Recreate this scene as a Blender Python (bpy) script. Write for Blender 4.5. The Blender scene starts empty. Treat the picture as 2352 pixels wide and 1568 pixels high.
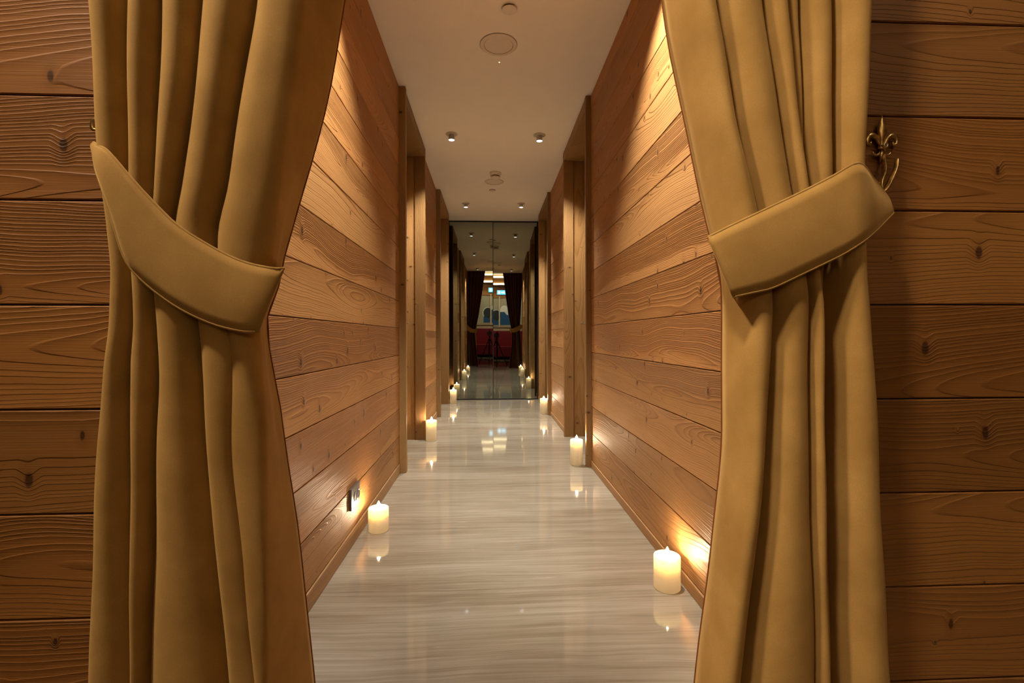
import bpy, bmesh, math, random
from math import sin, cos, pi, radians, sqrt
from mathutils import Vector, Matrix

random.seed(7)
scene = bpy.context.scene
COL = scene.collection

# ------------------------------------------------------------------ camera
FPX, YAW, CY, ROLL, CAMH = 1100.0, 0.04678, 774.0, -0.00229, 0.90
cam_data = bpy.data.cameras.new('camera')
cam_data.sensor_width = 36.0
cam_data.lens = FPX * 36.0 / 2352.0
cam_data.shift_y = -(784.0 - CY) / 2352.0
cam_data.clip_start = 0.004
cam = bpy.data.objects.new('camera', cam_data)
COL.objects.link(cam)
cam.location = (0, 0, CAMH)
cam.rotation_mode = 'QUATERNION'
cam.rotation_quaternion = (Matrix.Rotation(-YAW, 3, 'Z') @ Matrix.Rotation(pi / 2, 3, 'X')
                           @ Matrix.Rotation(ROLL, 3, 'Z')).to_quaternion()
scene.camera = cam

# ------------------------------------------------------------------ world, exposure
world = bpy.data.worlds.new('world')
scene.world = world
world.use_nodes = True
world.node_tree.nodes['Background'].inputs[0].default_value = (0.02, 0.015, 0.01, 1)
world.node_tree.nodes['Background'].inputs[1].default_value = 0.2
vs = scene.view_settings
vs.view_transform = 'Standard'
vs.look = 'None'
vs.exposure = 1.2
vs.gamma = 1.0
vs.use_curve_mapping = False
scene.cycles.sample_clamp_indirect = 6.0
scene.cycles.adaptive_threshold = 0.04
scene.cycles.max_bounces = 6
scene.cycles.diffuse_bounces = 4
scene.cycles.caustics_reflective = False
scene.cycles.caustics_refractive = False

# lamp strengths (the lamps themselves are built further down)
SPOT_W = 80.0            # corridor spotlights
SPOT_COL = (1.0, 0.95, 0.84)
FLAME_E = 330.0          # candle flames
FLAME_COL = (1.0, 0.74, 0.48)
ROOM_LAMPS = [           # x, y, aim point, cone in degrees, watts of adjustable ceiling downlights, some added as fill
    (-1.40, 0.20, (-0.62, 0.85, 1.72), 58, 190.0), (-0.55, -0.05, (0.68, 0.85, 1.45), 56, 142.0), (1.45, -0.6, (1.35, 0.9, 1.75), 56, 24.0),  # lamp on the right is added fill for the curtain's shadow on the planks
    (-0.3, -2.9, (-0.2, -3.9, 1.3), 90, 80.0), (0.9, -2.9, (0.6, -3.9, 1.3), 90, 80.0)]  # both added to brighten the back wall for the mirror
ROOM_COL = (1.0, 0.80, 0.57)

# ------------------------------------------------------------------ dimensions
XL, XR, HC, YM, Y0 = -0.599, 0.704, 2.5715, 6.90, 0.91
RH = 3.10                                   # height of the room in front
RX, RYB = 2.3, -3.90                        # its half width and back wall


def ray(px, py):
    du, dv = px - 1176, py - CY
    u = du * cos(ROLL) + dv * sin(ROLL)
    v = -du * sin(ROLL) + dv * cos(ROLL)
    c, s = cos(YAW), sin(YAW)
    return Vector((u / FPX * c + s, -u / FPX * s + c, -v / FPX))


def on_y(px, py, y):
    d = ray(px, py)
    return Vector((0, 0, CAMH)) + d * (y / d.y)


# ------------------------------------------------------------------ helpers
def mesh_obj(name, verts, faces, mat, parent=None, smooth=False, loc=None, rot=None):
    me = bpy.data.meshes.new(name)
    me.from_pydata([tuple(v) for v in verts], [], faces)
    me.update()
    return link(name, me, mat, parent, smooth, loc, rot)


def link(name, me, mat, parent=None, smooth=False, loc=None, rot=None):
    if mat is not None and len(me.materials) == 0:
        me.materials.append(mat)
    if smooth:
        me.polygons.foreach_set('use_smooth', [True] * len(me.polygons))
    o = bpy.data.objects.new(name, me)
    COL.objects.link(o)
    if parent is not None:
        o.parent = parent
    if loc is not None:
        o.location = loc
    if rot is not None:
        o.rotation_euler = rot
    return o


def empty(name, loc=(0, 0, 0), rotz=0.0):
    o = bpy.data.objects.new(name, None)
    COL.objects.link(o)
    o.location = loc
    o.rotation_euler = (0, 0, rotz)
    o.empty_display_size = 0.05
    return o


def tag(o, label=None, cat=None, group=None, kind=None):
    if label: o['label'] = label
    if cat: o['category'] = cat
    if group: o['group'] = group
    if kind: o['kind'] = kind
    return o


class MB:
    """collects verts and faces for one mesh"""
    def __init__(self):
        self.v, self.f = [], []

    def box(self, a, b):
        x0, y0, z0 = a; x1, y1, z1 = b
        n = len(self.v)
        self.v += [(x0, y0, z0), (x1, y0, z0), (x1, y1, z0), (x0, y1, z0),
                   (x0, y0, z1), (x1, y0, z1), (x1, y1, z1), (x0, y1, z1)]
        self.f += [[n + i for i in q] for q in
                   [(0, 3, 2, 1), (4, 5, 6, 7), (0, 1, 5, 4), (1, 2, 6, 5), (2, 3, 7, 6), (3, 0, 4, 7)]]
        return self

    def lathe(self, prof, seg=32, c=(0, 0, 0), axis='z'):
        n = len(self.v)
        m = len(prof)
        for i in range(seg):
            a = 2 * pi * i / seg
            for r, h in prof:
                p = (r * cos(a), r * sin(a), h)
                if axis == 'y': p = (p[0], h, p[1])
                if axis == 'x': p = (h, p[0], p[1])
                self.v.append((p[0] + c[0], p[1] + c[1], p[2] + c[2]))
        for i in range(seg):
            j = (i + 1) % seg
            for k in range(m - 1):
                self.f.append([n + i * m + k, n + j * m + k, n + j * m + k + 1, n + i * m + k + 1])
        return self

    def sweep(self, pts, rad, seg=10, flat=1.0, flat_axis=None):
        """tube through pts with a radius for each; flat squeezes it along flat_axis"""
        n0 = len(self.v)
        pts = [Vector(p) for p in pts]
        prev = None
        for i, p in enumerate(pts):
            t = (pts[min(i + 1, len(pts) - 1)] - pts[max(i - 1, 0)]).normalized()
            if flat_axis is not None:
                nrm = (Vector(flat_axis) - t * t.dot(Vector(flat_axis)))
            elif prev is None:
                nrm = t.orthogonal()
            else:
                nrm = prev - t * prev.dot(t)
            nrm.normalize(); prev = nrm
            bn = t.cross(nrm)
            r = rad[i] if isinstance(rad, (list, tuple)) else rad
            for k in range(seg):
                a = 2 * pi * k / seg
                self.v.append(tuple(p + nrm * (cos(a) * r * flat) + bn * (sin(a) * r)))
        for i in range(len(pts) - 1):
            for k in range(seg):
                a, b = n0 + i * seg + k, n0 + i * seg + (k + 1) % seg
                self.f.append([a, b, b + seg, a + seg])
        self.f.append([n0 + k for k in range(seg)][::-1])
        self.f.append([n0 + (len(pts) - 1) * seg + k for k in range(seg)])
        return self

    def build(self, name, mat, parent=None, smooth=False, loc=None, rot=None, bevel=0.0, sharp=None):
        o = mesh_obj(name, self.v, self.f, mat, parent, smooth, loc, rot)
        bm = bmesh.new(); bm.from_mesh(o.data)
        if bevel > 0:
            bmesh.ops.bevel(bm, geom=bm.edges[:], offset=bevel, segments=2, affect='EDGES', profile=0.7)
        bmesh.ops.recalc_face_normals(bm, faces=bm.faces)
        bm.to_mesh(o.data); bm.free()
        if smooth:
            o.data.polygons.foreach_set('use_smooth', [True] * len(o.data.polygons))
            if sharp:
                o.data.set_sharp_from_angle(angle=radians(sharp))
        return o


def catmull(P, n=8):
    P = [Vector(p) for p in P]
    out = []
    for i in range(len(P) - 1):
        p0, p1, p2, p3 = P[max(i - 1, 0)], P[i], P[i + 1], P[min(i + 2, len(P) - 1)]
        for k in range(n):
            t = k / n
            out.append(0.5 * ((2 * p1) + (p2 - p0) * t + (2 * p0 - 5 * p1 + 4 * p2 - p3) * t * t
                              + (3 * p1 - p0 - 3 * p2 + p3) * t ** 3))
    out.append(P[-1])
    return out


# ------------------------------------------------------------------ materials
class NT:
    def __init__(self, name):
        self.m = bpy.data.materials.new(name)
        self.m.use_nodes = True
        self.t = self.m.node_tree
        self.t.nodes.clear()
        self.out = self.t.nodes.new('ShaderNodeOutputMaterial')

    def n(self, typ, **kw):
        nd = self.t.nodes.new(typ)
        for k, v in kw.items():
            setattr(nd, k, v)
        return nd

    def set(self, sock, v):
        if hasattr(v, 'is_output') or isinstance(v, bpy.types.NodeSocket):
            self.t.links.new(v, sock)
        else:
            if sock.type == 'RGBA' and len(v) == 3:
                v = (*v, 1)
            sock.default_value = v

    def math(self, op, a, b=0.0, c=0.0, clamp=False):
        nd = self.n('ShaderNodeMath', operation=op, use_clamp=clamp)
        self.set(nd.inputs[0], a); self.set(nd.inputs[1], b); self.set(nd.inputs[2], c)
        return nd.outputs[0]

    def xyz(self, x, y, z):
        nd = self.n('ShaderNodeCombineXYZ')
        for i, v in enumerate((x, y, z)): self.set(nd.inputs[i], v)
        return nd.outputs[0]

    def noise(self, vec, scale=1.0, detail=2.0, rough=0.5, dist=0.0):
        nd = self.n('ShaderNodeTexNoise')
        self.set(nd.inputs['Vector'], vec)
        nd.inputs['Scale'].default_value = scale
        nd.inputs['Detail'].default_value = detail
        nd.inputs['Roughness'].default_value = rough
        nd.inputs['Distortion'].default_value = dist
        return nd.outputs[0]

    def ramp(self, fac, stops, interp='LINEAR'):
        nd = self.n('ShaderNodeValToRGB')
        cr = nd.color_ramp
        cr.interpolation = interp
        while len(cr.elements) < len(stops): cr.elements.new(0.5)
        for e, (p, c) in zip(cr.elements, stops):
            e.position = p
            e.color = (*c, 1) if len(c) == 3 else c
        self.set(nd.inputs[0], fac)
        return nd.outputs[0]

    def mix(self, fac, a, b, mode='MIX'):
        nd = self.n('ShaderNodeMix', data_type='RGBA', blend_type=mode)
        self.set(nd.inputs[0], fac); self.set(nd.inputs[6], a); self.set(nd.inputs[7], b)
        return nd.outputs[2]

    def mapr(self, v, a, b, c=0.0, d=1.0, smooth=False):
        nd = self.n('ShaderNodeMapRange')
        nd.clamp = True
        if smooth: nd.interpolation_type = 'SMOOTHSTEP'
        self.set(nd.inputs[0], v)
        for i, q in zip((1, 2, 3, 4), (a, b, c, d)): self.set(nd.inputs[i], q)
        return nd.outputs[0]

    def bump(self, h, strength, dist):
        nd = self.n('ShaderNodeBump')
        nd.inputs['Strength'].default_value = strength
        nd.inputs['Distance'].default_value = dist
        self.set(nd.inputs['Height'], h)
        return nd.outputs[0]

    def bsdf(self, **kw):
        nd = self.n('ShaderNodeBsdfPrincipled')
        for k, v in kw.items():
            self.set(nd.inputs[k.replace('_', ' ')], v)
        return nd

    def done(self, sh):
        self.t.links.new(sh.outputs[0] if hasattr(sh, 'outputs') else sh, self.out.inputs[0])
        return self.m


def simple(name, col, rough=0.5, metal=0.0, spec=0.5, noise_amt=0.08, nscale=30.0):
    t = NT(name)
    tc = t.n('ShaderNodeTexCoord').outputs['Object']
    nz = t.noise(tc, nscale, 3)
    dark = tuple(c * (1 - noise_amt) for c in col)
    lite = tuple(min(1, c * (1 + noise_amt)) for c in col)
    c = t.ramp(nz, [(0.3, dark), (0.7, lite)])
    return t.done(t.bsdf(Base_Color=c, Roughness=rough, Metallic=metal, Specular_IOR_Level=spec))


def emit(name, col, strength):
    t = NT(name)
    e = t.n('ShaderNodeEmission')
    e.inputs[0].default_value = (*col, 1)
    e.inputs[1].default_value = strength
    return t.done(e)


def wood(name, light, dark, knot, relief=1.0, ring=0.0062, rough=0.52, knots=True, axis='x'):
    """brushed softwood: growth rings cut by the board, fibres, spike knots; x runs along the board, z across"""
    t = NT(name)
    tc = t.n('ShaderNodeTexCoord').outputs['Object']
    sp = t.n('ShaderNodeSeparateXYZ'); t.set(sp.inputs[0], tc)
    if axis == 'x':
        x, y, z = sp.outputs[0], sp.outputs[1], sp.outputs[2]
    else:                                    # board stands upright
        x, y, z = sp.outputs[2], sp.outputs[1], t.math('ADD', sp.outputs[0], sp.outputs[1])
    rnd = t.n('ShaderNodeObjectInfo').outputs['Random']
    r2 = t.math('FRACT', t.math('MULTIPLY', rnd, 17.31))
    r3 = t.math('FRACT', t.math('MULTIPLY', rnd, 91.73))
    r4 = t.math('FRACT', t.math('MULTIPLY', rnd, 43.19))
    off = t.math('MULTIPLY', rnd, 61.0)
    xo = t.math('ADD', x, off)
    nA = t.noise(t.xyz(t.math('MULTIPLY', xo, 1.1), off, z), 1.0, 1)
    nB = t.noise(t.xyz(t.math('MULTIPLY', xo, 0.9), t.math('ADD', off, 7.7), z), 1.0, 1)
    nC = t.noise(t.xyz(t.math('MULTIPLY', xo, 5.0), off, t.math('MULTIPLY', z, 9.0)), 1.0, 1)
    a = t.math('ADD', t.math('SUBTRACT', z, t.math('MULTIPLY', t.math('SUBTRACT', r2, 0.5), 0.20)),
               t.math('MULTIPLY', t.math('SUBTRACT', nA, 0.5), 0.16))
    a = t.math('ADD', a, t.math('MULTIPLY', t.math('SUBTRACT', nC, 0.5), 0.016))
    d = t.math('ADD', t.math('ADD', t.math('MULTIPLY', t.math('MULTIPLY', r3, r3), 0.14), 0.012),
               t.math('MULTIPLY', t.math('SUBTRACT', nB, 0.5), 0.14))
    if knots:
        kv = t.n('ShaderNodeTexVoronoi'); kv.voronoi_dimensions = '2D'
        t.set(kv.inputs['Vector'], t.xyz(t.math('MULTIPLY', xo, 8.0), t.math('ADD', t.math('MULTIPLY', z, 4.2), t.math('MULTIPLY', off, 3.3)), 0.0))
        kv.inputs['Scale'].default_value = 1.0
        kd = kv.outputs['Distance']
        ks = t.n('ShaderNodeSeparateColor'); t.set(ks.inputs[0], kv.outputs['Color'])
        size = t.mapr(ks.outputs[0], 0.36, 1.0, 0.0, 0.075)
        kn = t.noise(t.xyz(t.math('MULTIPLY', xo, 90.0), off, t.math('MULTIPLY', z, 60.0)), 1.0, 0)
        kd2 = t.math('ADD', kd, t.math('MULTIPLY', t.math('SUBTRACT', kn, 0.5), 0.03))
        kmask = t.math('SUBTRACT', 1.0, t.mapr(kd2, t.math('MULTIPLY', size, 0.55), t.math('ADD', size, 0.004), 0, 1, True))
        kmask = t.math('MULTIPLY', kmask, t.mapr(size, 0.002, 0.02))
        halo = t.math('SUBTRACT', 1.0, t.mapr(kd, 0.0, t.math('ADD', t.math('MULTIPLY', size, 3.2), 0.01), 0, 1, True))
        halo = t.math('MULTIPLY', halo, t.mapr(size, 0.002, 0.02))
        a = t.math('ADD', a, t.math('MULTIPLY', halo, 0.013))
    r = t.math('SQRT', t.math('ADD', t.math('MULTIPLY', a, a), t.math('MULTIPLY', d, d)))
    rw = t.noise(t.xyz(r, off, 0.0), 70.0, 0)
    ph = t.math('ADD', t.math('DIVIDE', r, ring), t.math('MULTIPLY', rw, 1.6))
    fr = t.math('FRACT', ph)
    late = t.math('MULTIPLY', t.math('POWER', fr, 2.2), t.mapr(fr, 0.90, 1.0, 1.0, 0.0))
    fib = t.noise(t.xyz(t.math('MULTIPLY', xo, 7.0), off, t.math('MULTIPLY', z, 420.0)), 1.0, 1, 0.6)
    pat = t.noise(t.xyz(t.math('MULTIPLY', xo, 1.3), off, t.math('MULTIPLY', z, 9.0)), 1.0, 3)
    f = t.math('ADD', t.math('MULTIPLY', late, 0.50), t.math('MULTIPLY', t.math('SUBTRACT', fib, 0.5), 0.30))
    f = t.math('ADD', f, t.math('MULTIPLY', t.math('SUBTRACT', pat, 0.42), 0.75), clamp=True)
    col = t.mix(f, light, dark)
    tint = t.mapr(r4, 0, 1, 0.78, 1.14)
    col = t.mix(1.0, col, t.xyz(tint, t.math('MULTIPLY', tint, t.mapr(r2, 0, 1, 0.93, 1.04)), t.math('MULTIPLY', tint, t.mapr(r2, 0, 1, 0.86, 1.08))), 'MULTIPLY')
    hgt = t.math('ADD', t.math('MULTIPLY', late, 1.0), t.math('MULTIPLY', fib, 0.35))
    if knots:
        col = t.mix(t.math('MULTIPLY', halo, 0.30), col, dark)
        col = t.mix(t.math('MULTIPLY', kmask, 0.85), col, knot)
        hgt = t.math('ADD', hgt, t.math('MULTIPLY', halo, 0.6))
    bp = t.bump(hgt, 0.9 * relief, 0.0016)
    ro = t.mapr(fib, 0.2, 0.8, rough - 0.06, rough + 0.1)
    return t.done(t.bsdf(Base_Color=col, Roughness=ro, Normal=bp, Specular_IOR_Level=0.30))


W_LIGHT, W_DARK, W_KNOT = (0.43, 0.212, 0.070), (0.185, 0.072, 0.019), (0.050, 0.020, 0.008)
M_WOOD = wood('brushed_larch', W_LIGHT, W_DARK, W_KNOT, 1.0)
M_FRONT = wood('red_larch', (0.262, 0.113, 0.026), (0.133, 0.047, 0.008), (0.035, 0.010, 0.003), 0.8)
M_TRIM = wood('larch_upright', (0.32, 0.185, 0.068), (0.17, 0.080, 0.024), W_KNOT, 0.7, axis='z')
M_BASE = wood('larch_baseboard', (0.42, 0.245, 0.11), (0.29, 0.15, 0.055), W_KNOT, 0.3, ring=0.010, knots=False)
M_BACK = simple('dark_groove', (0.045, 0.018, 0.007), 0.8)
M_CEIL = simple('ceiling_plaster', (0.86, 0.83, 0.78), 0.8, spec=0.2, noise_amt=0.015, nscale=6)
M_WHITE = simple('white_plastic', (0.72, 0.65, 0.56), 0.45, noise_amt=0.02)
M_GREY = simple('satin_grey_lacquer', (0.50, 0.46, 0.42), 0.4, noise_amt=0.02)
M_BLACK = simple('black_plastic', (0.012, 0.011, 0.011), 0.4)
M_GAP = simple('shadow_gap', (0.30, 0.24, 0.18), 0.8)
M_SOCK = simple('anthracite_plastic', (0.10, 0.085, 0.08), 0.35)
M_STEEL = simple('brushed_steel', (0.55, 0.53, 0.50), 0.3, 1.0)
M_BRASS = simple('antique_brass', (0.62, 0.44, 0.17), 0.32, 1.0, noise_amt=0.4, nscale=90)
M_SCREW = simple('screw_metal', (0.75, 0.68, 0.50), 0.25, 1.0)
M_DARKMETAL = simple('dark_frame', (0.02, 0.018, 0.016), 0.4, 0.6)


def travertine():
    t = NT('polished_travertine')
    tc = t.n('ShaderNodeTexCoord').outputs['Object']
    sp = t.n('ShaderNodeSeparateXYZ'); t.set(sp.inputs[0], tc)
    x, y = sp.outputs[0], sp.outputs[1]
    wob = t.noise(t.xyz(t.math('MULTIPLY', x, 1.2), t.math('MULTIPLY', y, 2.0), 3.0), 1.0, 3)
    yy = t.math('ADD', y, t.math('MULTIPLY', t.math('SUBTRACT', wob, 0.5), 0.07))
    n1 = t.noise(t.xyz(t.math('MULTIPLY', x, 0.9), t.math('MULTIPLY', yy, 5.0), 0.0), 1.0, 4, 0.62)
    n2 = t.noise(t.xyz(t.math('MULTIPLY', x, 1.0), t.math('MULTIPLY', yy, 52.0), 5.0), 1.0, 4, 0.65)
    n3 = t.noise(t.xyz(t.math('MULTIPLY', x, 3.2), t.math('MULTIPLY', yy, 170.0), 9.0), 1.0, 3, 0.6)
    f = t.math('ADD', t.math('ADD', t.math('MULTIPLY', n1, 0.42), t.math('MULTIPLY', n2, 0.36)), t.math('MULTIPLY', n3, 0.26))
    col = t.ramp(f, [(0.37, (0.170, 0.128, 0.085)), (0.47, (0.245, 0.202, 0.146)), (0.56, (0.305, 0.264, 0.202)), (0.68, (0.385, 0.348, 0.288))])
    wv = t.noise(t.xyz(t.math('MULTIPLY', x, 2.5), t.math('MULTIPLY', yy, 22.0), 17.0), 1.0, 3, 0.7)
    col = t.mix(t.mapr(wv, 0.66, 0.80, 0.0, 0.5), col, (0.60, 0.56, 0.49))
    ro = t.mapr(n2, 0.3, 0.7, 0.03, 0.065)
    bp = t.bump(n2, 0.01, 0.001)
    return t.done(t.bsdf(Base_Color=col, Roughness=ro, Normal=bp, Specular_IOR_Level=0.5))


M_FLOOR = travertine()


def velvet():
    t = NT('gold_velvet')
    tc = t.n('ShaderNodeTexCoord').outputs['Object']
    n1 = t.noise(tc, 9.0, 3, 0.6)
    n2 = t.noise(tc, 600.0, 2, 0.6)
    col = t.ramp(n1, [(0.30, (0.35, 0.200, 0.056)), (0.70, (0.485, 0.292, 0.094))])
    col = t.mix(t.mapr(n2, 0.3, 0.7, 0, 0.30), col, (0.27, 0.15, 0.035))
    bp = t.bump(n2, 0.15, 0.0006)
    return t.done(t.bsdf(Base_Color=col, Roughness=0.85, Normal=bp, Specular_IOR_Level=0.15,
                         Sheen_Weight=0.35, Sheen_Roughness=0.45, Sheen_Tint=(0.9, 0.60, 0.25)))


M_VELVET = velvet()
M_LINING = simple('dark_lining', (0.085, 0.034, 0.014), 0.9, spec=0.05)
M_HEM = simple('rust_hem', (0.20, 0.07, 0.022), 0.85, spec=0.1)


def smoked_mirror():
    t = NT('smoked_mirror')
    tc = t.n('ShaderNodeTexCoord').outputs['Object']
    nz = t.noise(tc, 2.0, 2)
    c = t.ramp(nz, [(0.3, (0.31, 0.335, 0.29)), (0.7, (0.33, 0.355, 0.31))])
    return t.done(t.bsdf(Base_Color=c, Roughness=0.012, Metallic=1.0))


M_MIRROR = smoked_mirror()


def wax():
    t = NT('ivory_wax')
    tc = t.n('ShaderNodeTexCoord').outputs['Object']
    nz = t.noise(tc, 40.0, 3)
    c = t.ramp(nz, [(0.3, (0.84, 0.78, 0.62)), (0.7, (0.88, 0.83, 0.69))])
    p = t.bsdf(Base_Color=c, Roughness=0.45, Subsurface_Weight=0.75, Subsurface_Radius=(1.0, 0.80, 0.50), Subsurface_Scale=0.022)
    tr = t.n('ShaderNodeBsdfTranslucent')
    tr.inputs[0].default_value = (1.0, 0.94, 0.80, 1)
    mx = t.n('ShaderNodeMixShader'); mx.inputs[0].default_value = 0.55
    t.t.links.new(p.outputs[0], mx.inputs[1]); t.t.links.new(tr.outputs[0], mx.inputs[2])
    return t.done(mx)


M_WAX = wax()
M_FLAME = emit('candle_flame', FLAME_COL, FLAME_E)
M_WICK = simple('burnt_wick', (0.02, 0.015, 0.01), 0.9)
M_LAMP = emit('lamp_disc', (0.92, 0.95, 1.0), 2.2)
M_LED = emit('indicator_led', (1.0, 0.95, 0.6), 6.0)
M_COVE = emit('cove_light', (1.0, 0.80, 0.50), 6.0)
M_SIGN = emit('exit_sign_blue', (0.10, 0.55, 0.95), 2.2)
M_SIGNW = emit('exit_sign_white', (0.75, 0.95, 1.0), 2.6)
M_RED = simple('wine_red_fabric', (0.26, 0.012, 0.028), 0.8)
M_CREAM = simple('cream_lacquer', (0.72, 0.62, 0.45), 0.4)
M_SAGE = simple('sage_wall_paint', (0.42, 0.40, 0.30), 0.8)
M_PBLUE = simple('blue_paint', (0.02, 0.10, 0.28), 0.6)
M_PDARK = simple('slate_paint', (0.03, 0.04, 0.055), 0.6)
M_PWHITE = simple('white_paint', (0.80, 0.82, 0.82), 0.6)
M_ROOMFLOOR = M_FLOOR

# ------------------------------------------------------------------ setting: floor, ceilings
def structure(o):
    o['kind'] = 'structure'
    return o


structure(MB().box((-RX - .2, RYB - .2, -0.06), (RX + .2, YM + 0.3, 0.0)).build('floor', M_FLOOR))
structure(MB().box((XL - 0.35, Y0, HC), (XR + 0.35, YM + 0.3, HC + 0.12)).build('ceiling', M_CEIL))
structure(MB().box((-RX - .2, RYB - .2, RH), (RX + .2, Y0 + 0.2, RH + 0.1)).build('ceiling', M_CEIL))

PLANKS = {}
PT = 0.018


def plank_mesh(L, H, mat):
    key = (round(L, 3), round(H, 4), mat.name)
    if key in PLANKS: return PLANKS[key]
    g, c = 0.0012, 0.0022
    h = H / 2 - g
    prof = [(PT, -h), (c, -h), (0, -h + c), (0, h - c), (c, h), (PT, h)]      # (y, z)
    l = L / 2
    v = [(-l, y, z) for y, z in prof] + [(l, y, z) for y, z in prof]
    n = len(prof)
    f = [[i, (i + 1) % n, n + (i + 1) % n, n + i] for i in range(n)]
    f += [list(range(n))[::-1], [n + i for i in range(n)]]
    me = bpy.data.meshes.new('plank')
    me.from_pydata(v, [], f); me.update()
    bm = bmesh.new(); bm.from_mesh(me); bmesh.ops.recalc_face_normals(bm, faces=bm.faces); bm.to_mesh(me); bm.free()
    me.materials.append(mat)
    PLANKS[key] = me
    return me


def rows(z0, dz, top, bottom=0.0):
    out = []
    z = z0
    if z - bottom > 0.02: out.append((bottom, z))
    while z < top - 0.02:
        out.append((z, min(z + dz, top)))
        z += dz
    return out


def plank_wall(parent, p0, p1, rz, rws, mat=None):
    """rows of planks between plan points p0 and p1, front face on that line"""
    L = (Vector(p1) - Vector(p0)).length
    c = (Vector(p1) + Vector(p0)) / 2
    for a, b in rws:
        link('plank', plank_mesh(L, b - a, mat or M_WOOD), None, parent, loc=(c.x, c.y, (a + b) / 2), rot=(0, 0, rz))


# corridor walls, broken by two doorways on each side
LD = [(3.225, 4.235), (5.455, 6.478)]
RD = [(3.30, 4.290), (5.50, 6.500)]
BK = 0.20        # depth of the doorway recess


def corridor_wall(side):
    left = side == 'left'
    X = XL if left else XR
    s = -1 if left else 1
    doors = LD if left else RD
    mb = MB()
    segs = []
    y = Y0 + PT
    for a, b in doors:
        segs.append((y, a)); y = b + 0.046
    segs.append((y, YM + 0.02))
    for a, b in segs:
        mb.box((min(X + s * PT * .9, X + s * 0.26), a, 0), (max(X + s * PT * .9, X + s * 0.26), b, HC))
    w = structure(mb.build('wall_' + side, M_BACK))
    rws = rows(0.0645, 0.1795, HC) if left else rows(0.046, 0.1866, HC)
    for i, (a, b) in enumerate(segs):
        plank_wall(w, (X, a + 0.002), (X, b - 0.002), (pi / 2 if left else -pi / 2), rws[1:])
    base = structure(empty('baseboard_' + side))
    hb = rws[0][1]
    for a, b in segs:
        L = b - a
        MB().box((-L / 2 + 0.003, -0.006, 0.001), (L / 2 - 0.003, PT, hb - 0.001)).build(
            'board', M_BASE, base, loc=(X, (a + b) / 2, 0), rot=(0, 0, pi / 2 if left else -pi / 2), bevel=0.0015)
    return w


corridor_wall('left')
corridor_wall('right')

# door casings and doors
trim_no = 0
door_no = 0


def doorway(side, y_near, y_far, pn, pf):
    """near casing, soffit, two-board far jamb and a recessed plank door"""
    global trim_no, door_no
    left = side == 'left'
    X = XL if left else XR
    s = -1 if left else 1                      # direction into the wall

    def bx(x_out, x_in, y0, y1, z0, z1, name, mat, parent):
        a, b = sorted((X + s * x_out, X + s * x_in))
        cx, cy, cz = (a + b) / 2, (y0 + y1) / 2, (z0 + z1) / 2
        return MB().box((a - cx, y0 - cy, z0 - cz), (b - cx, y1 - cy, z1 - cz)).build(name, mat, parent, loc=(cx, cy, cz), bevel=0.002)
    trim_no += 1
    t = structure(empty('trim_%d' % trim_no))
    bx(-pn, 0.022, y_near - 0.012, y_near + 0.028, 0, HC - 0.004, 'casing', M_TRIM, t)
    bx(-pn + 0.012, BK, y_near + 0.028, y_near + 0.055, 0, 2.49, 'jamb_board', M_TRIM, t)
    bx(-pf, BK, y_near + 0.03, y_far + 0.05, 2.49, HC - 0.003, 'soffit_board', M_TRIM, t)
    bx(0.055, BK + .02, y_far + 0.012, y_far + 0.045, 0, 2.488, 'jamb_board', M_TRIM, t)
    bx(-pf, 0.053, y_far, y_far + 0.045, 0, 2.488, 'jamb_board', M_TRIM, t)
    door_no += 1
    ya, yb = y_near + 0.06, y_far + 0.008
    d = structure(empty('door_%d' % door_no, (X + s * (BK - 0.03), (ya + yb) / 2, 0)))
    n = 6
    for i in range(n):
        w = (yb - ya) / n
        y0 = -(yb - ya) / 2 + i * w
        MB().box((-0.018, -w / 2 + 0.0015, -1.235), (0.018, w / 2 - 0.0015, 1.235)).build(
            'door_board', M_TRIM, d, loc=(0, y0 + w / 2, 1.247), bevel=0.002)
    h = MB()
    yh = (yb - ya) / 2 - 0.07
    h.sweep([(-s * 0.018, yh, 1.02), (-s * 0.055, yh, 1.02), (-s * 0.062, yh - 0.01, 1.02), (-s * 0.062, yh - 0.12, 1.02)], 0.008, 10)
    h.lathe([(0.0, 0.0), (0.024, 0.0), (0.024, -s * 0.007), (0.0, -s * 0.007)], 20, (-s * 0.018, yh, 1.02), 'x')
    h.build('handle', M_STEEL, d, smooth=True, sharp=40)


doorway('left', LD[0][0], LD[0][1], 0.044, 0.034)
doorway('left', LD[1][0], LD[1][1], 0.046, 0.050)
doorway('right', RD[0][0], RD[0][1], 0.036, 0.032)
doorway('right', RD[1][0], RD[1][1], 0.036, 0.030)

# ------------------------------------------------------------------ end wall and mirrors
structure(MB().box((XL - .3, YM + 0.05, 0), (XR + .3, YM + 0.2, HC)).build('wall_end', M_BACK))


fr = tag(empty('wall_mirror', (0.05, YM, 0)), 'tall smoked mirror in two halves closing the end of the corridor', 'mirror')


def mirror(x0, x1, a_deg, b_deg):
    cx, zc = (x0 + x1) / 2 - 0.05, (0.014 + HC - 0.018) / 2
    e = fr
    hw, hh = (x1 - x0) / 2 - 0.003, (HC - 0.018 - 0.014) / 2
    MB().box((-hw, 0, -hh), (hw, 0.006, hh)).build('mirror_pane', M_MIRROR, e, loc=(cx, 0, zc), rot=(radians(b_deg), 0, -radians(a_deg)))
    MB().box((-hw, 0.018, -hh), (hw, 0.034, hh)).build('backing_board', M_BLACK, e, loc=(cx, 0, zc))


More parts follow.
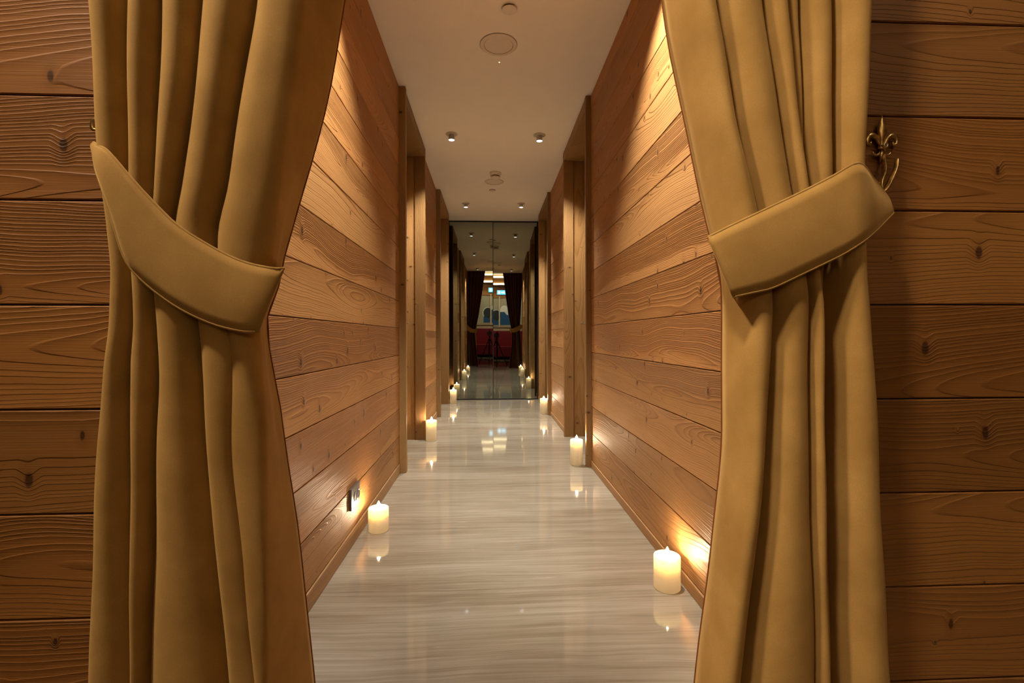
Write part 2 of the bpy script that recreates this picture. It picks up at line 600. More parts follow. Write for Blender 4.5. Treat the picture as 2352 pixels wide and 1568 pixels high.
mirror(-0.575, 0.051, 0.0, 0.5)
mirror(0.051, 0.70, 0.83, 0.26)
MB().box((-0.65, -0.012, HC - 0.020), (0.65, 0.02, HC - 0.002)).build('top_rail', M_DARKMETAL, fr)
MB().box((-0.65, -0.012, 0.001), (0.65, 0.02, 0.013)).build('bottom_rail', M_DARKMETAL, fr)
MB().box((-0.0035, -0.006, 0.014), (0.0055, 0.012, HC - 0.021)).build('middle_strip', M_DARKMETAL, fr)
MB().box((0.636, -0.012, 0.014), (0.652, 0.01, HC - 0.021)).build('side_rail', M_DARKMETAL, fr)
MB().box((-0.648, -0.012, 0.014), (-0.624, 0.01, HC - 0.021)).build('side_rail', M_DARKMETAL, fr)

# ------------------------------------------------------------------ front walls with planks
wf = structure(MB().box((-RX, Y0 + PT * .9, 0), (XL - 0.001, Y0 + 0.14, RH))
               .box((XR + 0.001, Y0 + PT * .9, 0), (RX, Y0 + 0.14, RH))
               .box((XL - 0.001, Y0 + PT * .9, HC + 0.13), (XR + 0.001, Y0 + 0.14, RH)).build('wall_front', M_BACK))
SF = Y0 / 0.95


def zf(z): return 0.9 + (z - 0.9) * SF


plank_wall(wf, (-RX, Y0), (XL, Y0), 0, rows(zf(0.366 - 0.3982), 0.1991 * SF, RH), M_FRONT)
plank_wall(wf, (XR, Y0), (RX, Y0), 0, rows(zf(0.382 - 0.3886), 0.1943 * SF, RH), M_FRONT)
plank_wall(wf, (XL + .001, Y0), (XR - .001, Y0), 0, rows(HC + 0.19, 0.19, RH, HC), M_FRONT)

# ------------------------------------------------------------------ the room in front
ws = structure(MB().box((-RX - 0.15, RYB, 0), (-RX - 0.02, Y0 + .1, RH)).build('wall_room_left', M_BACK))
plank_wall(ws, (-RX - PT, RYB), (-RX - PT, Y0), pi / 2, rows(0.02, 0.19, RH))
ws = structure(MB().box((RX + 0.02, RYB, 0), (RX + 0.15, Y0 + .1, RH)).build('wall_room_right', M_BACK))
plank_wall(ws, (RX + PT, RYB), (RX + PT, Y0), -pi / 2, rows(0.02, 0.19, RH))
wb = structure(MB().box((-RX, RYB - 0.15, 0), (RX, RYB - 0.02, RH)).build('wall_back', M_SAGE))
plank_wall(wb, (-RX, RYB - 0.002), (RX, RYB - 0.002), pi, rows(0.02, 0.19, 1.0))
plank_wall(wb, (-RX, RYB - 0.002), (RX, RYB - 0.002), pi, rows(2.42, 0.17, RH, 2.25))

# ------------------------------------------------------------------ curtains
def hermite(keys, q):
    """piecewise cubic through (q, list) keys, flat-limited"""
    if q <= keys[0][0]: i = 0
    elif q >= keys[-1][0]: i = len(keys) - 2
    else:
        i = max(k for k in range(len(keys) - 1) if keys[k][0] <= q)
    q0, a = keys[i]; q1, b = keys[i + 1]
    t = (q - q0) / (q1 - q0)
    out = []
    for k in range(len(a)):
        sl = (b[k] - a[k]) / (q1 - q0)
        def slope(j):
            if j <= 0 or j >= len(keys) - 1: return None
            d0 = (keys[j][1][k] - keys[j - 1][1][k]) / (keys[j][0] - keys[j - 1][0])
            d1 = (keys[j + 1][1][k] - keys[j][1][k]) / (keys[j + 1][0] - keys[j][0])
            return 0.0 if d0 * d1 <= 0 else 2 * d0 * d1 / (d0 + d1)
        m0 = slope(i); m1 = slope(i + 1)
        m0 = sl if m0 is None else m0
        m1 = sl if m1 is None else m1
        if 0 <= t <= 1:
            h = (q1 - q0)
            v = (2 * t**3 - 3 * t**2 + 1) * a[k] + (t**3 - 2 * t**2 + t) * h * m0 + (-2 * t**3 + 3 * t**2) * b[k] + (t**3 - t**2) * h * m1
        else:
            v = a[k] + sl * (q - q0)
        out.append(v)
    return out


YP = 0.800      # plane on which the fold lines were read
YFRONT = 0.772


def build_curtain(bounds, depths, fronts, top_x, label, group, hem_side, flank):
    """bounds: (pixel y, fold edges in pixels); depths: (pixel y, recess of each edge); fronts: (pixel y, set-back of each fold)"""
    nb = len(bounds[0][1])
    def zrow(py): return on_y(bounds[0][1][nb // 2], py, YP).z
    kd = [(zrow(py), [d * 1.55 for d in ds]) for py, ds in depths]
    kf = [(zrow(py), fs) for py, fs in fronts]
    kd.sort(); kf.sort()
    kx = []
    for py, xs in bounds:
        dz = hermite(kd, zrow(py))
        row = [on_y(x, py, YP).x for x in xs]
        q = nb - 1 if hem_side == 1 else 0
        row[q] = on_y(xs[q], py, YFRONT + dz[q] * 0.9).x
        kx.append((zrow(py), row))
    kx.sort()
    ztop = 2.74
    kx.append((ztop, top_x))
    kd.append((ztop, kd[-1][1])); kf.append((ztop, kf[-1][1]))
    kd.insert(0, (0.0, kd[0][1])); kf.insert(0, (0.0, kf[0][1]))
    nrow, nc = 150, 18
    verts, faces = [], []
    rnd = random.Random(3)
    for r in range(nrow + 1):
        z = 0.008 + (ztop - 0.008) * r / nrow
        B = hermite(kx, z); D = hermite(kd, z); Fo = hermite(kf, z)
        for i in range(nb - 1):
            w = B[i + 1] - B[i]; c = (B[i] + B[i + 1]) / 2
            for k in range(nc + (1 if i == nb - 2 else 0)):
                th = pi * k / nc
                bulge = sin(th) ** 0.75 if 0 < k < nc else 0.0
                dd = D[i] if k <= nc / 2 else D[i + 1]
                f0 = YFRONT + Fo[i]
                ev = YFRONT + D[i] if k <= nc / 2 else YFRONT + D[i + 1]
                y = f0 + (max(ev, f0) - f0) * (1 - bulge)
                q = (1 - cos(th)) / 2
                if not flank and i == 0:           # low down this fold leans over, its far side in shade
                    q = q ** (1 + 1.2 * min(1.0, max(0.0, (1.0 - z) / 0.65)))
                x = B[i] + w * q
                if flank and i == nb - 2:          # the last fold turns away from the room
                    t = k / nc
                    x = B[i] + w * t
                    y = YFRONT + D[i] + (D[i + 1] - D[i]) * t + 0.006 * sin(2 * pi * t)
                y += 0.0025 * sin(7 * z + i * 2.1) + 0.0012 * sin(23 * z + 3 * i + k * 0.3)
                verts.append((x, y, z))
    ncol = (nb - 1) * nc + 1
    for r in range(nrow):
        for k in range(ncol - 1):
            a = r * ncol + k
            faces.append([a, a + 1, a + ncol + 1, a + ncol])
    cu = empty('curtain', ((kx[0][1][0] + kx[0][1][-1]) / 2, 0.86, 0))
    lx = Vector(cu.location)
    o = mesh_obj('drape', [Vector(v) - lx for v in verts], faces, M_VELVET, cu, True)
    sol = o.modifiers.new('thickness', 'SOLIDIFY'); sol.thickness = 0.0035; sol.offset = 1.0
    # dark lining on the corridor side
    ln = mesh_obj('lining', [Vector((v[0], v[1] + 0.0055, v[2])) - lx for v in verts], faces, M_LINING, cu, True)
    ln['label'] = 'dark brown lining'
    # stitched edge along the opening side
    col = ncol - 1 if hem_side == 1 else 0
    hb = MB()
    pts = [Vector(verts[r * ncol + col]) - lx + Vector((0, 0.003, 0)) for r in range(0, nrow + 1, 3)]
    hb.sweep(pts, 0.0045, 8)
    hb.build('edge_hem', M_HEM, cu, smooth=True)
    tag(cu, label, 'curtain', group)
    return cu


L_B = [
    (0,    [208, 303, 375, 468, 588, 705, 765]),
    (150,  [217, 304, 373, 455, 565, 685, 740]),
    (300,  [226, 306, 371, 437, 541, 664, 709]),
    (430,  [240, 309, 369, 419, 520, 646, 676]),
    (540,  [258, 312, 368, 405, 499, 628, 650]),
    (640,  [270, 318, 367, 425, 510, 612, 632]),
    (735,  [268, 320, 367, 460, 535, 592, 604]),
    (847,  [253, 311, 369, 471, 548, 600, 614]),
    (1000, [236, 312, 361, 480, 545, 616, 637]),
    (1300, [216, 317, 351, 505, 578, 623, 672]),
    (1568, [198, 322, 342, 527, 606, 627, 700]),
]
L_D = [
    (0,    [.060, .058, .045, .045, .050, .012, .085]),
    (400,  [.055, .056, .050, .045, .050, .012, .080]),
    (620,  [.050, .035, .035, .035, .035, .020, .060]),
    (760,  [.050, .045, .045, .045, .012, .020, .060]),
    (1000, [.060, .058, .045, .055, .010, .010, .080]),
    (1568, [.060, .062, .040, .058, .008, .006, .090]),
]
L_F = [(0, [0, 0, 0, 0, 0, .012]), (760, [0, 0, 0, 0, 0, .01]), (1568, [0, 0.004, 0, 0, .004, .006])]
build_curtain(L_B, L_D, L_F, [-0.70, -0.60, -0.50, -0.39, -0.28, -0.17, -0.09],
              'gold velvet curtain gathered beside the left plank wall', 'velvet curtains at the corridor entrance', 1, True)

R_B = [
    (0,    [1538, 1636, 1750, 1806, 1842, 1917, 2002]),
    (150,  [1566, 1664, 1771, 1819, 1847, 1916, 1993]),
    (300,  [1596, 1690, 1790, 1831, 1851, 1915, 1982]),
    (430,  [1622, 1722, 1812, 1844, 1856, 1914, 1976]),
    (540,  [1645, 1748, 1830, 1855, 1866, 1914, 1975]),
    (640,  [1666, 1765, 1845, 1864, 1876, 1914, 1979]),
    (700,  [1669, 1771, 1851, 1871, 1885, 1915, 1987]),
    (850,  [1668, 1764, 1853, 1875, 1892, 1919, 2001]),
    (1000, [1667, 1757, 1854, 1879, 1900, 1923, 2012]),
    (1300, [1642, 1735, 1860, 1887, 1908, 1928, 2030]),
    (1568, [1613, 1710, 1865, 1894, 1915, 1933, 2045]),
]
R_D = [
    (0,    [.070, .050, .045, .050, .060, .060, .050]),
    (400,  [.065, .050, .045, .045, .060, .060, .050]),
    (620,  [.050, .035, .035, .035, .050, .050, .050]),
    (1000, [.060, .060, .040, .050, .062, .060, .050]),
    (1568, [.060, .064, .030, .050, .065, .062, .050]),
]
R_F = [(0, [0, 0, .006, .03, .015, 0]), (500, [0, 0, .006, .03, .015, 0]), (640, [0, 0, .004, .045, .045, 0]),
       (1000, [0, 0, .004, .055, .052, 0]), (1568, [0, 0, .006, .055, .055, 0])]
build_curtain(R_B, R_D, R_F, [0.17, 0.27, 0.38, 0.46, 0.52, 0.63, 0.73],
              'gold velvet curtain gathered beside the right plank wall', 'velvet curtains at the corridor entrance', -1, False)

rail = empty('curtain_rail', (0.05, 0.845, 2.76))
MB().sweep([(-0.95, 0, 0), (0.95, 0, 0)], 0.014, 16).build('rod', M_BRASS, rail, smooth=True, sharp=40)
for xx in (-0.96, 0.96):
    MB().lathe([(0, -0.03), (0.015, -0.027), (0.028, -0.012), (0.03, 0), (0.026, 0.014), (0.013, 0.026), (0, 0.028)], 20, (xx, 0, 0), 'x').build('finial', M_BRASS, rail, smooth=True)
for xx in (-0.88, 0.88):
    MB().sweep([(xx, 0.0, -0.006), (xx, 0.03, -0.012), (xx, 0.064, -0.012)], 0.009, 12).build('bracket', M_BRASS, rail, smooth=True)
tag(rail, 'brass curtain rail with round finials above the corridor entrance', 'curtain rail')


def tieback(pairs, ys, label):
    """velvet band: pairs of (upper, lower) pixels, ys the depth of each; runs round the curtain and back to the hook"""
    up = [on_y(a[0], a[1], y) for (a, b), y in zip(pairs, ys)]
    lo = [on_y(b[0], b[1], y) for (a, b), y in zip(pairs, ys)]
    up = catmull(up, 4); lo = catmull(lo, 4)
    n = len(up)
    # the turn round the inner edge, then the way back behind the cloth
    sgn = 1 if up[-1].x > up[0].x else -1
    def turn(P):
        e = P[-1]
        out = []
        for dy, dz, k in ((0.010, 0.002, 1.0), (0.030, 0.005, 1.0), (0.080, 0.008, 1.005), (0.128, 0.008, 1.03)):
            out.append(Vector((e.x * (e.y + dy) / e.y * k, e.y + dy, e.z + dz)))
        return out
    ub, lb = turn(up), turn(lo)
    back_y = 0.893
    bu = [Vector((p.x * back_y / p.y * (0.90 + 0.14 * i / n), back_y, p.z + 0.006)) for i, p in enumerate(up[:-3])][::-1]
    bl = [Vector((p.x * back_y / p.y * (0.90 + 0.14 * i / n), back_y, p.z + 0.006)) for i, p in enumerate(lo[:-3])][::-1]
    U = up + ub + bu; Lw = lo + lb + bl
    verts, faces = [], []
    m = 7
    for i in range(len(U)):
        for k in range(m + 1):
            t = k / m
            p = U[i].lerp(Lw[i], t)
            q = 0.004 * sin(pi * t)
            p.y += -q if i < n else (q if i > n + 3 else 0)
            verts.append(p)
    for i in range(len(U) - 1):
        for k in range(m):
            a = i * (m + 1) + k
            faces.append([a, a + 1, a + m + 2, a + m + 1])
    c = (U[0] + Lw[0]) / 2
    e = empty('tieback', c)
    o = mesh_obj('band', [v - c for v in verts], faces, M_VELVET, e, True)
    sol = o.modifiers.new('thickness', 'SOLIDIFY'); sol.thickness = 0.004; sol.offset = 0
    for name, P in (('piping', U), ('piping', Lw)):
        MB().sweep([p - c for p in P], 0.0026, 6).build(name, M_VELVET, e, smooth=True)
    # loop of cord that slips over the hook
    a = (U[0] + Lw[0]) / 2
    return tag(e, label, 'tieback', 'velvet tiebacks around the curtains')


FY = 0.757
tieback([((216, 328), (214, 346)), ((230, 337), (221, 388)), ((249, 349), (234, 428)), ((307, 416), (257, 500)), ((369, 482), (285, 588)),
         ((415, 523), (323, 640)), ((493, 571), (400, 700)), ((560, 602), (480, 740)), ((622, 616), (550, 759)), ((651, 617), (593, 761))],
        [0.800, 0.772, 0.760, FY, FY, FY, FY, FY, FY, FY + 0.004], 'broad gold velvet tieback sloping down across the left curtain')
tieback([((2030, 440), (2051, 488)), ((2004, 408), (2030, 510)), ((1972, 375), (1990, 548)), ((1916, 403), (1940, 581)), ((1870, 427), (1890, 606)), ((1817, 453), (1840, 630)),
         ((1737, 491), (1775, 660)), ((1680, 518), (1730, 671)), ((1628, 544), (1684, 681))],
        [0.850, 0.810, FY + 0.004, FY, FY, FY, FY, FY, FY + 0.004], 'broad gold velvet tieback sloping up across the right curtain')


# ------------------------------------------------------------------ fleur-de-lis hooks
def hook(cx, cz, mir, label, arm):
    e = empty('tieback_hook', (cx, Y0, cz))
    k = 1.28 * 0.91 / 1100.0                       # metres to a pixel on the wall
    s = mir
    def P(x, y, d): return (s * x * k, -d, -y * k)
    f = MB()
    # centre petal, a spear with a ridge
    prof = [(-58, 0.6), (-50, 3.0), (-40, 6.5), (-31, 9.0), (-22, 8.0), (-14, 5.0), (-6, 3.0), (2, 3.2)]
    f.sweep([P(-1, a, 0.010) for a, r in prof], [r * k for a, r in prof], 12, 0.55, (0, 1, 0))
    for q in (-1, 1):                       # curling side petals
        pts = [(0, 2), (q * 5, -6), (q * 10, -15), (q * 17, -21), (q * 24, -20), (q * 28, -13), (q * 27, -6), (q * 22, -5), (q * 21, -9)]
        pp = catmull([P(x, y, 0.009) for x, y in pts], 4)
        rr = [(2.0 + 3.4 * sin(pi * min(1, (i / len(pp)) * 1.15)) * (1 - 0.35 * i / len(pp))) * k for i in range(len(pp))]
        f.sweep(pp, rr, 8, 0.7, (0, 1, 0))
        pts = [(0, 4), (q * 4, 11), (q * 9, 15), (q * 15, 13), (q * 17, 9)]
        pp = catmull([P(x, y, 0.008) for x, y in pts], 4)
        f.sweep(pp, [(3.0 - 1.2 * i / len(pp)) * k for i in range(len(pp))], 8, 0.7, (0, 1, 0))
    f.sweep([P(0, 3, 0.009), P(-1, 12, 0.010), P(-2, 20, 0.009), P(-2, 27, 0.007)], [3.2 * k, 4.2 * k, 3.2 * k, 1 * k], 10, 0.6, (0, 1, 0))
    f.sweep([P(-9, 2, 0.011), P(0, 3, 0.013), P(9, 2, 0.011)], [2.4 * k, 3.2 * k, 2.4 * k], 10, 0.7, (0, 1, 0))
    f.build('fleur_plate', M_BRASS, e, smooth=True)
    sc = MB().lathe([(0.0, 0.003), (0.0017, 0.003), (0.0018, 0.0), (0.0042, -0.0015), (0.0052, 0.0), (0.0052, 0.008)], 20, P(0, 0, 0.018), 'y')
    sc.build('screw', M_SCREW, e, smooth=True)
    a = MB()
    pts = catmull([on_y(px, py, Y0 - d) - e.location for px, py, d in arm], 6)
    n = len(pts)
    a.sweep(pts, [(5.4 + 2.6 * sin(pi * i / n)) * 0.91 / 1100 for i in range(n)], 10, 0.6, (1, 0, 0))
    a.build('hook_arm', M_BRASS, e, smooth=True)
    return tag(e, label, 'hook', 'fleur-de-lis tieback hooks')


sc_r = on_y(2029, 336, Y0 - 0.012)
hook(sc_r.x, sc_r.z, 1, 'brass fleur-de-lis tieback hook beside the right curtain',
     [(2029, 352, 0.003), (2030, 372, 0.012), (2031, 395, 0.022), (2022, 420, 0.030), (2024, 440, 0.034), (2038, 428, 0.036), (2050, 404, 0.034), (2058, 384, 0.030), (2060, 366, 0.026)])
sc_l = on_y(248, 303, Y0 - 0.012)
hook(sc_l.x, sc_l.z, -1, 'brass tieback hook half hidden behind the left curtain',
     [(250, 318, 0.003), (246, 340, 0.012), (240, 362, 0.022), (238, 380, 0.030), (233, 372, 0.034), (230, 352, 0.034), (231, 330, 0.030)])


# ------------------------------------------------------------------ candles
def candle(x, y, r, h, label):
    e = empty('candle', (x, y, 0))
    w, dep = 0.0075, min(0.045, h * 0.42)
    b = 0.004
    prof = [(0.0, 0.0005), (r - 0.003, 0.0005), (r, 0.0035), (r, h - b), (r - b * .3, h - b * .3), (r - b, h),
            (r - w + .001, h - 0.001), (r - w, h - 0.005), (r - w - 0.001, h - dep + 0.008), (r - w - 0.007, h - dep), (0.0, h - dep)]
    MB().lathe(prof, 40).build('wax', M_WAX, e, smooth=True, sharp=50)
    zb = h - dep
    fz = h - 0.005
    MB().sweep([(0, 0, zb - 0.002), (0.0006, 0, zb + 0.012), (0.0015, 0, fz + 0.006)], 0.0012, 6).build('wick', M_WICK, e, smooth=True)
    fl = [(0.0, 0.0), (0.0050, 0.002), (0.0082, 0.008), (0.0086, 0.014), (0.0070, 0.021), (0.0038, 0.028), (0.0012, 0.033), (0.0, 0.035)]
    MB().lathe(fl, 14, (0.001, 0, fz)).build('flame', M_FLAME, e, smooth=True)
    return tag(e, label, 'candle', 'lit pillar candles along the corridor')


candle(-0.520, 2.262, 0.0465, 0.108, 'short lit pillar candle on the floor below the wall socket')
candle(-0.508, 4.200, 0.0455, 0.178, 'tall lit candle by the first doorway on the left wall')
candle(-0.497, 6.560, 0.0455, 0.185, 'lit candle farthest down the left side, just before the mirror')
candle(0.634, 1.690, 0.0465, 0.118, 'short wide lit candle nearest the right curtain')
candle(0.611, 3.355, 0.0440, 0.178, 'tall lit candle at the first doorway on the right wall')
candle(0.632, 5.590, 0.0440, 0.180, 'tall lit candle at the second doorway on the right, nearest the mirror')


# ------------------------------------------------------------------ socket on the left wall
def socket():
    e = empty('wall_socket', (XL, 2.131, 0.207))
    MB().box((0.0005, -0.066, -0.046), (0.012, 0.066, 0.046)).build('cover_plate', M_SOCK, e, bevel=0.003)
    for y in (-0.012, 0.034):
        k = MB().lathe([(0.0, 0.0125), (0.0165, 0.0125), (0.0185, 0.0145), (0.0205, 0.0145), (0.0212, 0.012)], 28, (0, y, 0.0), 'x')
        o = k.build('outlet', M_BLACK, e, smooth=True, sharp=40)
        for dz in (-0.0095, 0.0095):
            MB().lathe([(0.0, 0.0132), (0.0024, 0.0132), (0.0026, 0.0127)], 12, (0, y, dz), 'x').build('pin_hole', M_DARKMETAL, o)
    return tag(e, 'dark double wall socket low on the left plank wall', 'socket')


socket()


# ------------------------------------------------------------------ corridor ceiling fittings
def spot(x, y, aim, label, cone=96, boost=1.0, z=HC):
    e = empty('ceiling_spotlight', (x, y, z))
    fl = MB().lathe([(0.0, -0.0005), (0.047, -0.0005), (0.049, -0.003), (0.046, -0.006), (0.032, -0.009), (0.0, -0.009)], 32)
    fl.build('flange', M_GREY, e, smooth=True, sharp=40)
    bd = MB().lathe([(0.020, -0.009), (0.022, -0.018), (0.026, -0.046), (0.0265, -0.050), (0.0245, -0.050), (0.0235, -0.046), (0.0, -0.046)], 28)
    bd.build('lamp_head', M_GREY, e, smooth=True, sharp=40)
    MB().lathe([(0.0, -0.0485), (0.0232, -0.0485), (0.0232, -0.0470), (0.0, -0.0470)], 24).build('lamp_glass', M_LAMP, e)
    li = bpy.data.lights.new('spot_light', 'SPOT')
    li.energy = SPOT_W * boost
    li.color = SPOT_COL
    li.spot_size = radians(cone)
    li.spot_blend = 0.75
    li.shadow_soft_size = 0.02
    lo = bpy.data.objects.new('spot_light', li)
    COL.objects.link(lo)
    lo.parent = e
    lo.location = (0, 0, -0.056)
    lo.rotation_euler = (Vector(aim)).to_track_quat('-Z', 'Y').to_euler()
    return tag(e, label, 'spotlight', 'corridor ceiling spotlights')


spot(-0.309, 3.96, (-0.10, 0, -1), 'small ceiling spotlight, left one of the front pair in view')
spot(0.416, 3.95, (0.10, 0, -1), 'small ceiling spotlight, right one of the front pair in view')
spot(-0.292, 6.00, (-0.10, 0, -1), 'small ceiling spotlight, left one of the pair nearest the mirror')
spot(0.398, 5.98, (0.10, 0, -1), 'small ceiling spotlight, right one of the pair nearest the mirror')
spot(-0.300, 1.55, (-0.31, 0.24, -1), 'small ceiling spotlight just inside the entrance above the left plank wall', 75, 1.15)
spot(0.405, 1.72, (0.32, 0.18, -1), 'small ceiling spotlight just inside the entrance above the right plank wall', 75, 1.15)


def speaker(x, y, r, label):
    e = empty('ceiling_speaker', (x, y, HC))
    MB().lathe([(r, -0.0005), (r, -0.004), (r - 0.004, -0.006), (r * 0.80, -0.007), (r * 0.78, -0.004), (r * 0.78, -0.0005)], 48).build('rim', M_WHITE, e, smooth=True, sharp=35)
    MB().lathe([(0, -0.0055), (r * 0.60, -0.0055), (r * 0.765, -0.004), (r * 0.765, -0.0008), (0, -0.0008)], 48).build('grille', M_WHITE, e, smooth=True, sharp=35)
    MB().lathe([(r, -0.0004), (r + 0.0028, -0.0004), (r + 0.0028, -0.0016), (r, -0.0022)], 48).build('outer_gap', M_GAP, e)
    MB().lathe([(r * 0.766, -0.0006), (r * 0.782, -0.0006), (r * 0.782, -0.0046), (r * 0.766, -0.0046)], 48).build('inner_gap', M_GAP, e)
    return tag(e, label, 'speaker', 'round ceiling speakers')


speaker(0.055, 2.738, 0.105, 'large flat round speaker in the ceiling nearest the entrance')
speaker(0.053, 5.162, 0.100, 'flat round ceiling speaker beyond the smoke detector')

e = empty('sprinkler_cover', (0.104, 2.428, HC))
MB().lathe([(0, -0.0005), (0.030, -0.0005), (0.030, -0.010), (0, -0.010)], 32).build('collar', M_DARKMETAL, e)
MB().lathe([(0, -0.014), (0.036, -0.014), (0.038, -0.0125), (0.038, -0.0105), (0, -0.0105)], 40).build('cover_disc', M_WHITE, e, smooth=True, sharp=35)
tag(e, 'small white disc hanging just below the ceiling in front of the speaker', 'sprinkler')

e = empty('indicator_light', (0.063, 2.911, HC))
MB().lathe([(0.0035, -0.0003), (0.0055, -0.0003), (0.0055, -0.0018), (0.0035, -0.0022)], 16).build('bezel', M_WHITE, e)
MB().lathe([(0, -0.003), (0.002, -0.0025), (0.0033, -0.0008), (0, -0.0006)], 12).build('lens', M_LED, e)
tag(e, 'tiny glowing indicator light in the ceiling behind the large speaker', 'indicator')

e = empty('smoke_detector', (0.064, 4.880, HC))
MB().lathe([(0, -0.0005), (0.060, -0.0005), (0.060, -0.012), (0.054, -0.020), (0.050, -0.030), (0.030, -0.030), (0, -0.030)], 40).build('base', M_WHITE, e, smooth=True, sharp=35)
MB().lathe([(0.036, -0.030), (0.036, -0.040), (0, -0.040)], 32).build('vent_ring', M_SOCK, e, smooth=True, sharp=35)
MB().lathe([(0, -0.062), (0.030, -0.062), (0.048, -0.052), (0.048, -0.042), (0, -0.042)], 36).build('cap', M_WHITE, e, smooth=True, sharp=35)
tag(e, 'white smoke detector on the ceiling halfway down the corridor', 'smoke detector')

e = empty('blanking_disc', (0.036, 5.45, HC))
MB().lathe([(0, -0.0005), (0.034, -0.0005), (0.034, -0.007), (0.031, -0.010), (0, -0.010)], 32).build('disc', M_WHITE, e, smooth=True, sharp=35)
MB().lathe([(0.034, -0.0005), (0.037, -0.0005), (0.037, -0.003), (0.034, -0.003)], 32).build('ring', M_SOCK, e)
tag(e, 'small flat white cap on the ceiling beyond the far speaker', 'blanking disc')

# ------------------------------------------------------------------ room: downlights behind the camera, some added as fill
names = ['round downlight in the room ceiling above the left plank wall', 'round downlight in the room ceiling just left of the camera',
         'added fill downlight in the room ceiling above the right plank wall', 'added downlight brightening the back wall above the left end of the red bench',
         'added downlight brightening the back wall above the right end of the red bench']
for (x, y, aim, cone, wt), nm in zip(ROOM_LAMPS, names):
    e = empty('room_downlight', (x, y, RH))
    MB().lathe([(0.045, -0.0005), (0.060, -0.0005), (0.058, -0.005), (0.048, -0.007), (0.045, -0.004)], 32).build('ring', M_WHITE, e, smooth=True, sharp=35)
    MB().lathe([(0, -0.003), (0.044, -0.003), (0.044, -0.001), (0, -0.001)], 28).build('lamp_glass', M_LAMP, e)
    li = bpy.data.lights.new('room_light', 'SPOT')
    li.energy = wt; li.color = ROOM_COL
    li.spot_size = radians(cone); li.spot_blend = 0.9; li.shadow_soft_size = 0.12
    lo = bpy.data.objects.new('room_light', li)
    COL.objects.link(lo); lo.parent = e; lo.location = (0, 0, -0.012)
    lo.rotation_euler = (Vector(aim) - Vector((x, y, RH))).to_track_quat('-Z', 'Y').to_euler()
    tag(e, nm, 'downlight', 'downlights in the room ceiling')

# ------------------------------------------------------------------ room: what the mirror shows behind the camera
tp = empty('camera_tripod', (0.0, -0.10, 0))
for i, a in enumerate((90, 210, 330)):
    dx, dy = cos(radians(a)), sin(radians(a))
    lg = MB().sweep([(dx * 0.03, dy * 0.03, 0.70), (dx * 0.20, dy * 0.20, 0.33), (dx * 0.345, dy * 0.345, 0.012)], [0.016, 0.013, 0.010], 10)
    l = lg.build('leg', M_BLACK, tp, smooth=True, sharp=40)
    MB().lathe([(0, 0.0005), (0.012, 0.0005), (0.015, 0.008), (0.011, 0.02), (0, 0.02)], 14, (dx * 0.348, dy * 0.348, 0)).build('rubber_foot', M_BLACK, l, smooth=True)
MB().lathe([(0, 0.66), (0.03, 0.66), (0.045, 0.69), (0.04, 0.73), (0.014, 0.74), (0.014, 0.44), (0, 0.44)], 20).build('centre_column', M_BLACK, tp, smooth=True, sharp=40)
MB().lathe([(0, 0.74), (0.028, 0.745), (0.032, 0.775), (0.022, 0.80), (0.030, 0.815), (0.030, 0.83), (0, 0.83)], 20).build('head', M_BLACK, tp, smooth=True, sharp=40)
tag(tp, 'black camera tripod seen in the mirror', 'tripod')
ca = empty('photo_camera', (0, -0.10, 0.832))
MB().box((-0.072, -0.045, 0), (0.072, 0.012, 0.105)).box((-0.03, -0.04, 0.105), (0.03, 0.01, 0.135)).build('body', M_BLACK, ca, bevel=0.006)
MB().lathe([(0, 0.010), (0.036, 0.010), (0.036, 0.06), (0.040, 0.066), (0.040, 0.088), (0.034, 0.088), (0.030, 0.080), (0, 0.078)], 28, (0, 0, 0.066), 'y').build('lens', M_BLACK, ca, smooth=True, sharp=40)
tag(ca, 'black camera on the tripod seen in the mirror', 'camera')

# red upholstered bench along the back wall
for i in range(4):
    x = -0.95 + i * 0.62
    e = empty('bench_seat', (x, RYB + 0.30, 0))
    MB().box((-0.295, -0.24, 0.10), (0.295, 0.28, 0.47)).build('seat', M_RED, e, bevel=0.02)
    MB().box((-0.295, -0.27, 0.47), (0.295, -0.14, 1.03)).build('backrest', M_RED, e, bevel=0.02)
    for sx in (-0.25, 0.25):
        MB().box((sx - 0.02, 0.2, 0.001), (sx + 0.02, 0.24, 0.10)).build('leg', M_BLACK, e)
        MB().box((sx - 0.02, -0.22, 0.001), (sx + 0.02, -0.18, 0.10)).build('leg', M_BLACK, e)
    tag(e, ['wine red high-backed seat, leftmost of the four against the back wall', 'wine red high-backed seat, second of the four along the back wall',
            'wine red high-backed seat, third of the four along the back wall', 'wine red high-backed seat, rightmost of the four against the back wall'][i],
        'seat', 'red seats along the back wall')
e = empty('wall_ledge', (0, RYB, 1.06))
MB().box((-1.6, 0.0, 0.10), (1.6, 0.16, 0.125)).build('top_board', M_CREAM, e, bevel=0.003)
MB().box((-1.6, 0.0, -0.025), (1.6, 0.14, 0.098)).build('front_board', M_CREAM, e, bevel=0.003)
tag(e, 'cream ledge running above the red seats', 'ledge')

# wall picture with blue, white and slate shapes
def disc(rx, rz, n=36, a0=0.0, a1=2 * pi):
    return [(rx * cos(a0 + (a1 - a0) * i / n), rz * sin(a0 + (a1 - a0) * i / n)) for i in range(n)]


def slab(name, pts, y0, y1, mat, parent):
    n = len(pts)
    v = [(x, y0, z) for x, z in pts] + [(x, y1, z) for x, z in pts]
    f = [list(range(n)), [n + i for i in range(n)][::-1]] + [[i, n + i, n + (i + 1) % n, (i + 1) % n] for i in range(n)]
    o = mesh_obj(name, v, f, mat, parent)
    bm = bmesh.new(); bm.from_mesh(o.data); bmesh.ops.recalc_face_normals(bm, faces=bm.faces); bm.to_mesh(o.data); bm.free()
    return o


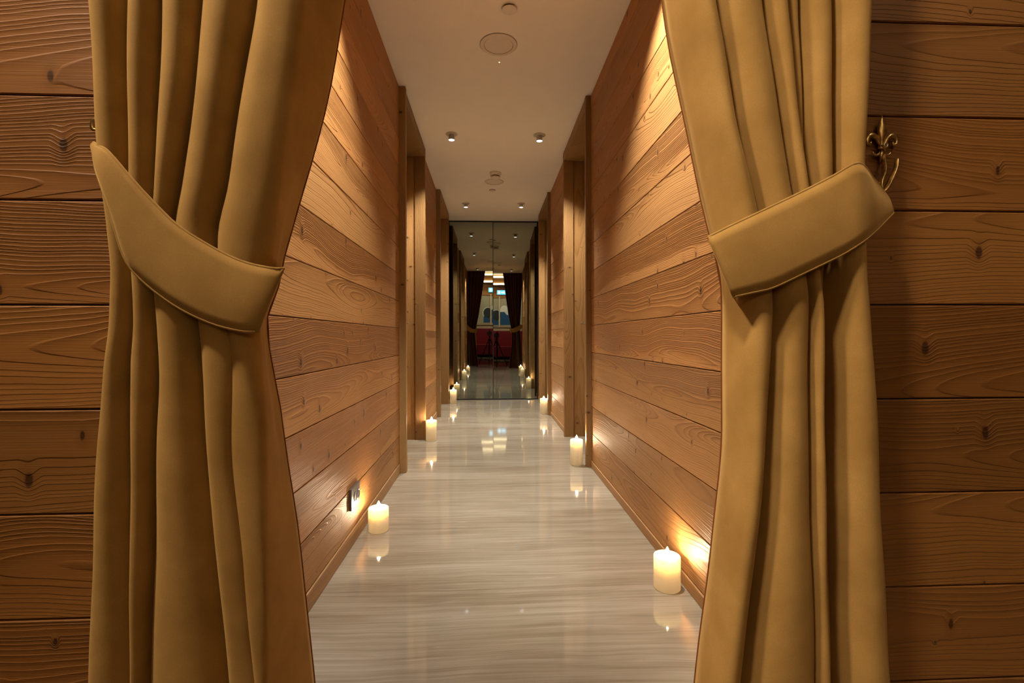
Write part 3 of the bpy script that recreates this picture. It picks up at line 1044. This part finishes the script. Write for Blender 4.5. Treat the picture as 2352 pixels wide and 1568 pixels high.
pc = empty('wall_picture', (0.0, RYB - 0.019, 1.70))
MB().box((-0.75, 0.0, -0.50), (0.75, 0.02, 0.50)).build('panel', M_SAGE, pc, bevel=0.002)
slab('blue_shape', [(0.08, -0.45), (0.46, -0.45), (0.46, -0.12), (0.30, -0.06), (0.24, 0.03), (0.08, 0.03)], 0.02, 0.026, M_PBLUE, pc)
slab('blue_shape', [(-0.22, -0.45), (0.02, -0.45), (0.02, -0.10), (-0.16, -0.12), (-0.22, -0.25)], 0.02, 0.026, M_PBLUE, pc)
slab('white_shape', [(0.08, 0.035)] + [(0.24 + 0.16 * cos(pi - pi * i / 14), 0.10 + 0.17 * sin(pi * i / 14)) for i in range(15)] + [(0.46, -0.115), (0.305, -0.055), (0.245, 0.035)], 0.02, 0.027, M_PWHITE, pc)
slab('white_ring', [(-0.06 + x, -0.10 + z) for x, z in disc(0.20, 0.22)], 0.02, 0.024, M_PWHITE, pc)
slab('slate_oval', [(-0.06 + x, -0.09 + z) for x, z in disc(0.165, 0.19)], 0.024, 0.028, M_PDARK, pc)
tag(pc, 'wall picture with blue, white and slate shapes above the ledge', 'picture')
post = tag(MB().box((0.03, RYB + 0.012, 1.187), (0.075, RYB + 0.05, 2.30)).build('wall_post', M_CREAM, bevel=0.003), 'slim cream upright post in front of the wall picture', 'post')

sg = empty('exit_sign', (0.13, RYB + 0.004, 2.45))
MB().box((-0.17, 0, -0.085), (0.17, 0.03, 0.085)).build('housing', M_WHITE, sg, bevel=0.004)
MB().box((-0.16, 0.03, -0.078), (0.16, 0.034, 0.078)).build('panel', M_SIGN, sg)
slab('door_mark', [(-0.12, -0.055), (-0.05, -0.055), (-0.05, 0.06), (-0.12, 0.06)], 0.034, 0.036, M_SIGNW, sg)
slab('arrow_mark', [(0.13, 0.0), (0.07, 0.055), (0.07, 0.02), (-0.02, 0.02), (-0.02, -0.02), (0.07, -0.02), (0.07, -0.055)], 0.034, 0.036, M_SIGNW, sg)
tag(sg, 'lit blue emergency exit sign high on the back wall', 'exit sign')

for z, nm in ((2.76, 'lower glowing cove light strip across the back wall'), (3.02, 'upper glowing cove light strip just below the room ceiling')):
    e = empty('light_strip', (0, RYB, z))
    MB().box((-1.8, 0.0, -0.05), (1.8, 0.07, -0.03)).build('tray', M_CREAM, e, bevel=0.002)
    MB().box((-1.78, 0.005, -0.028), (1.78, 0.05, 0.03)).build('diffuser', M_COVE, e)
    tag(e, nm, 'light strip', 'cove lights on the back wall')
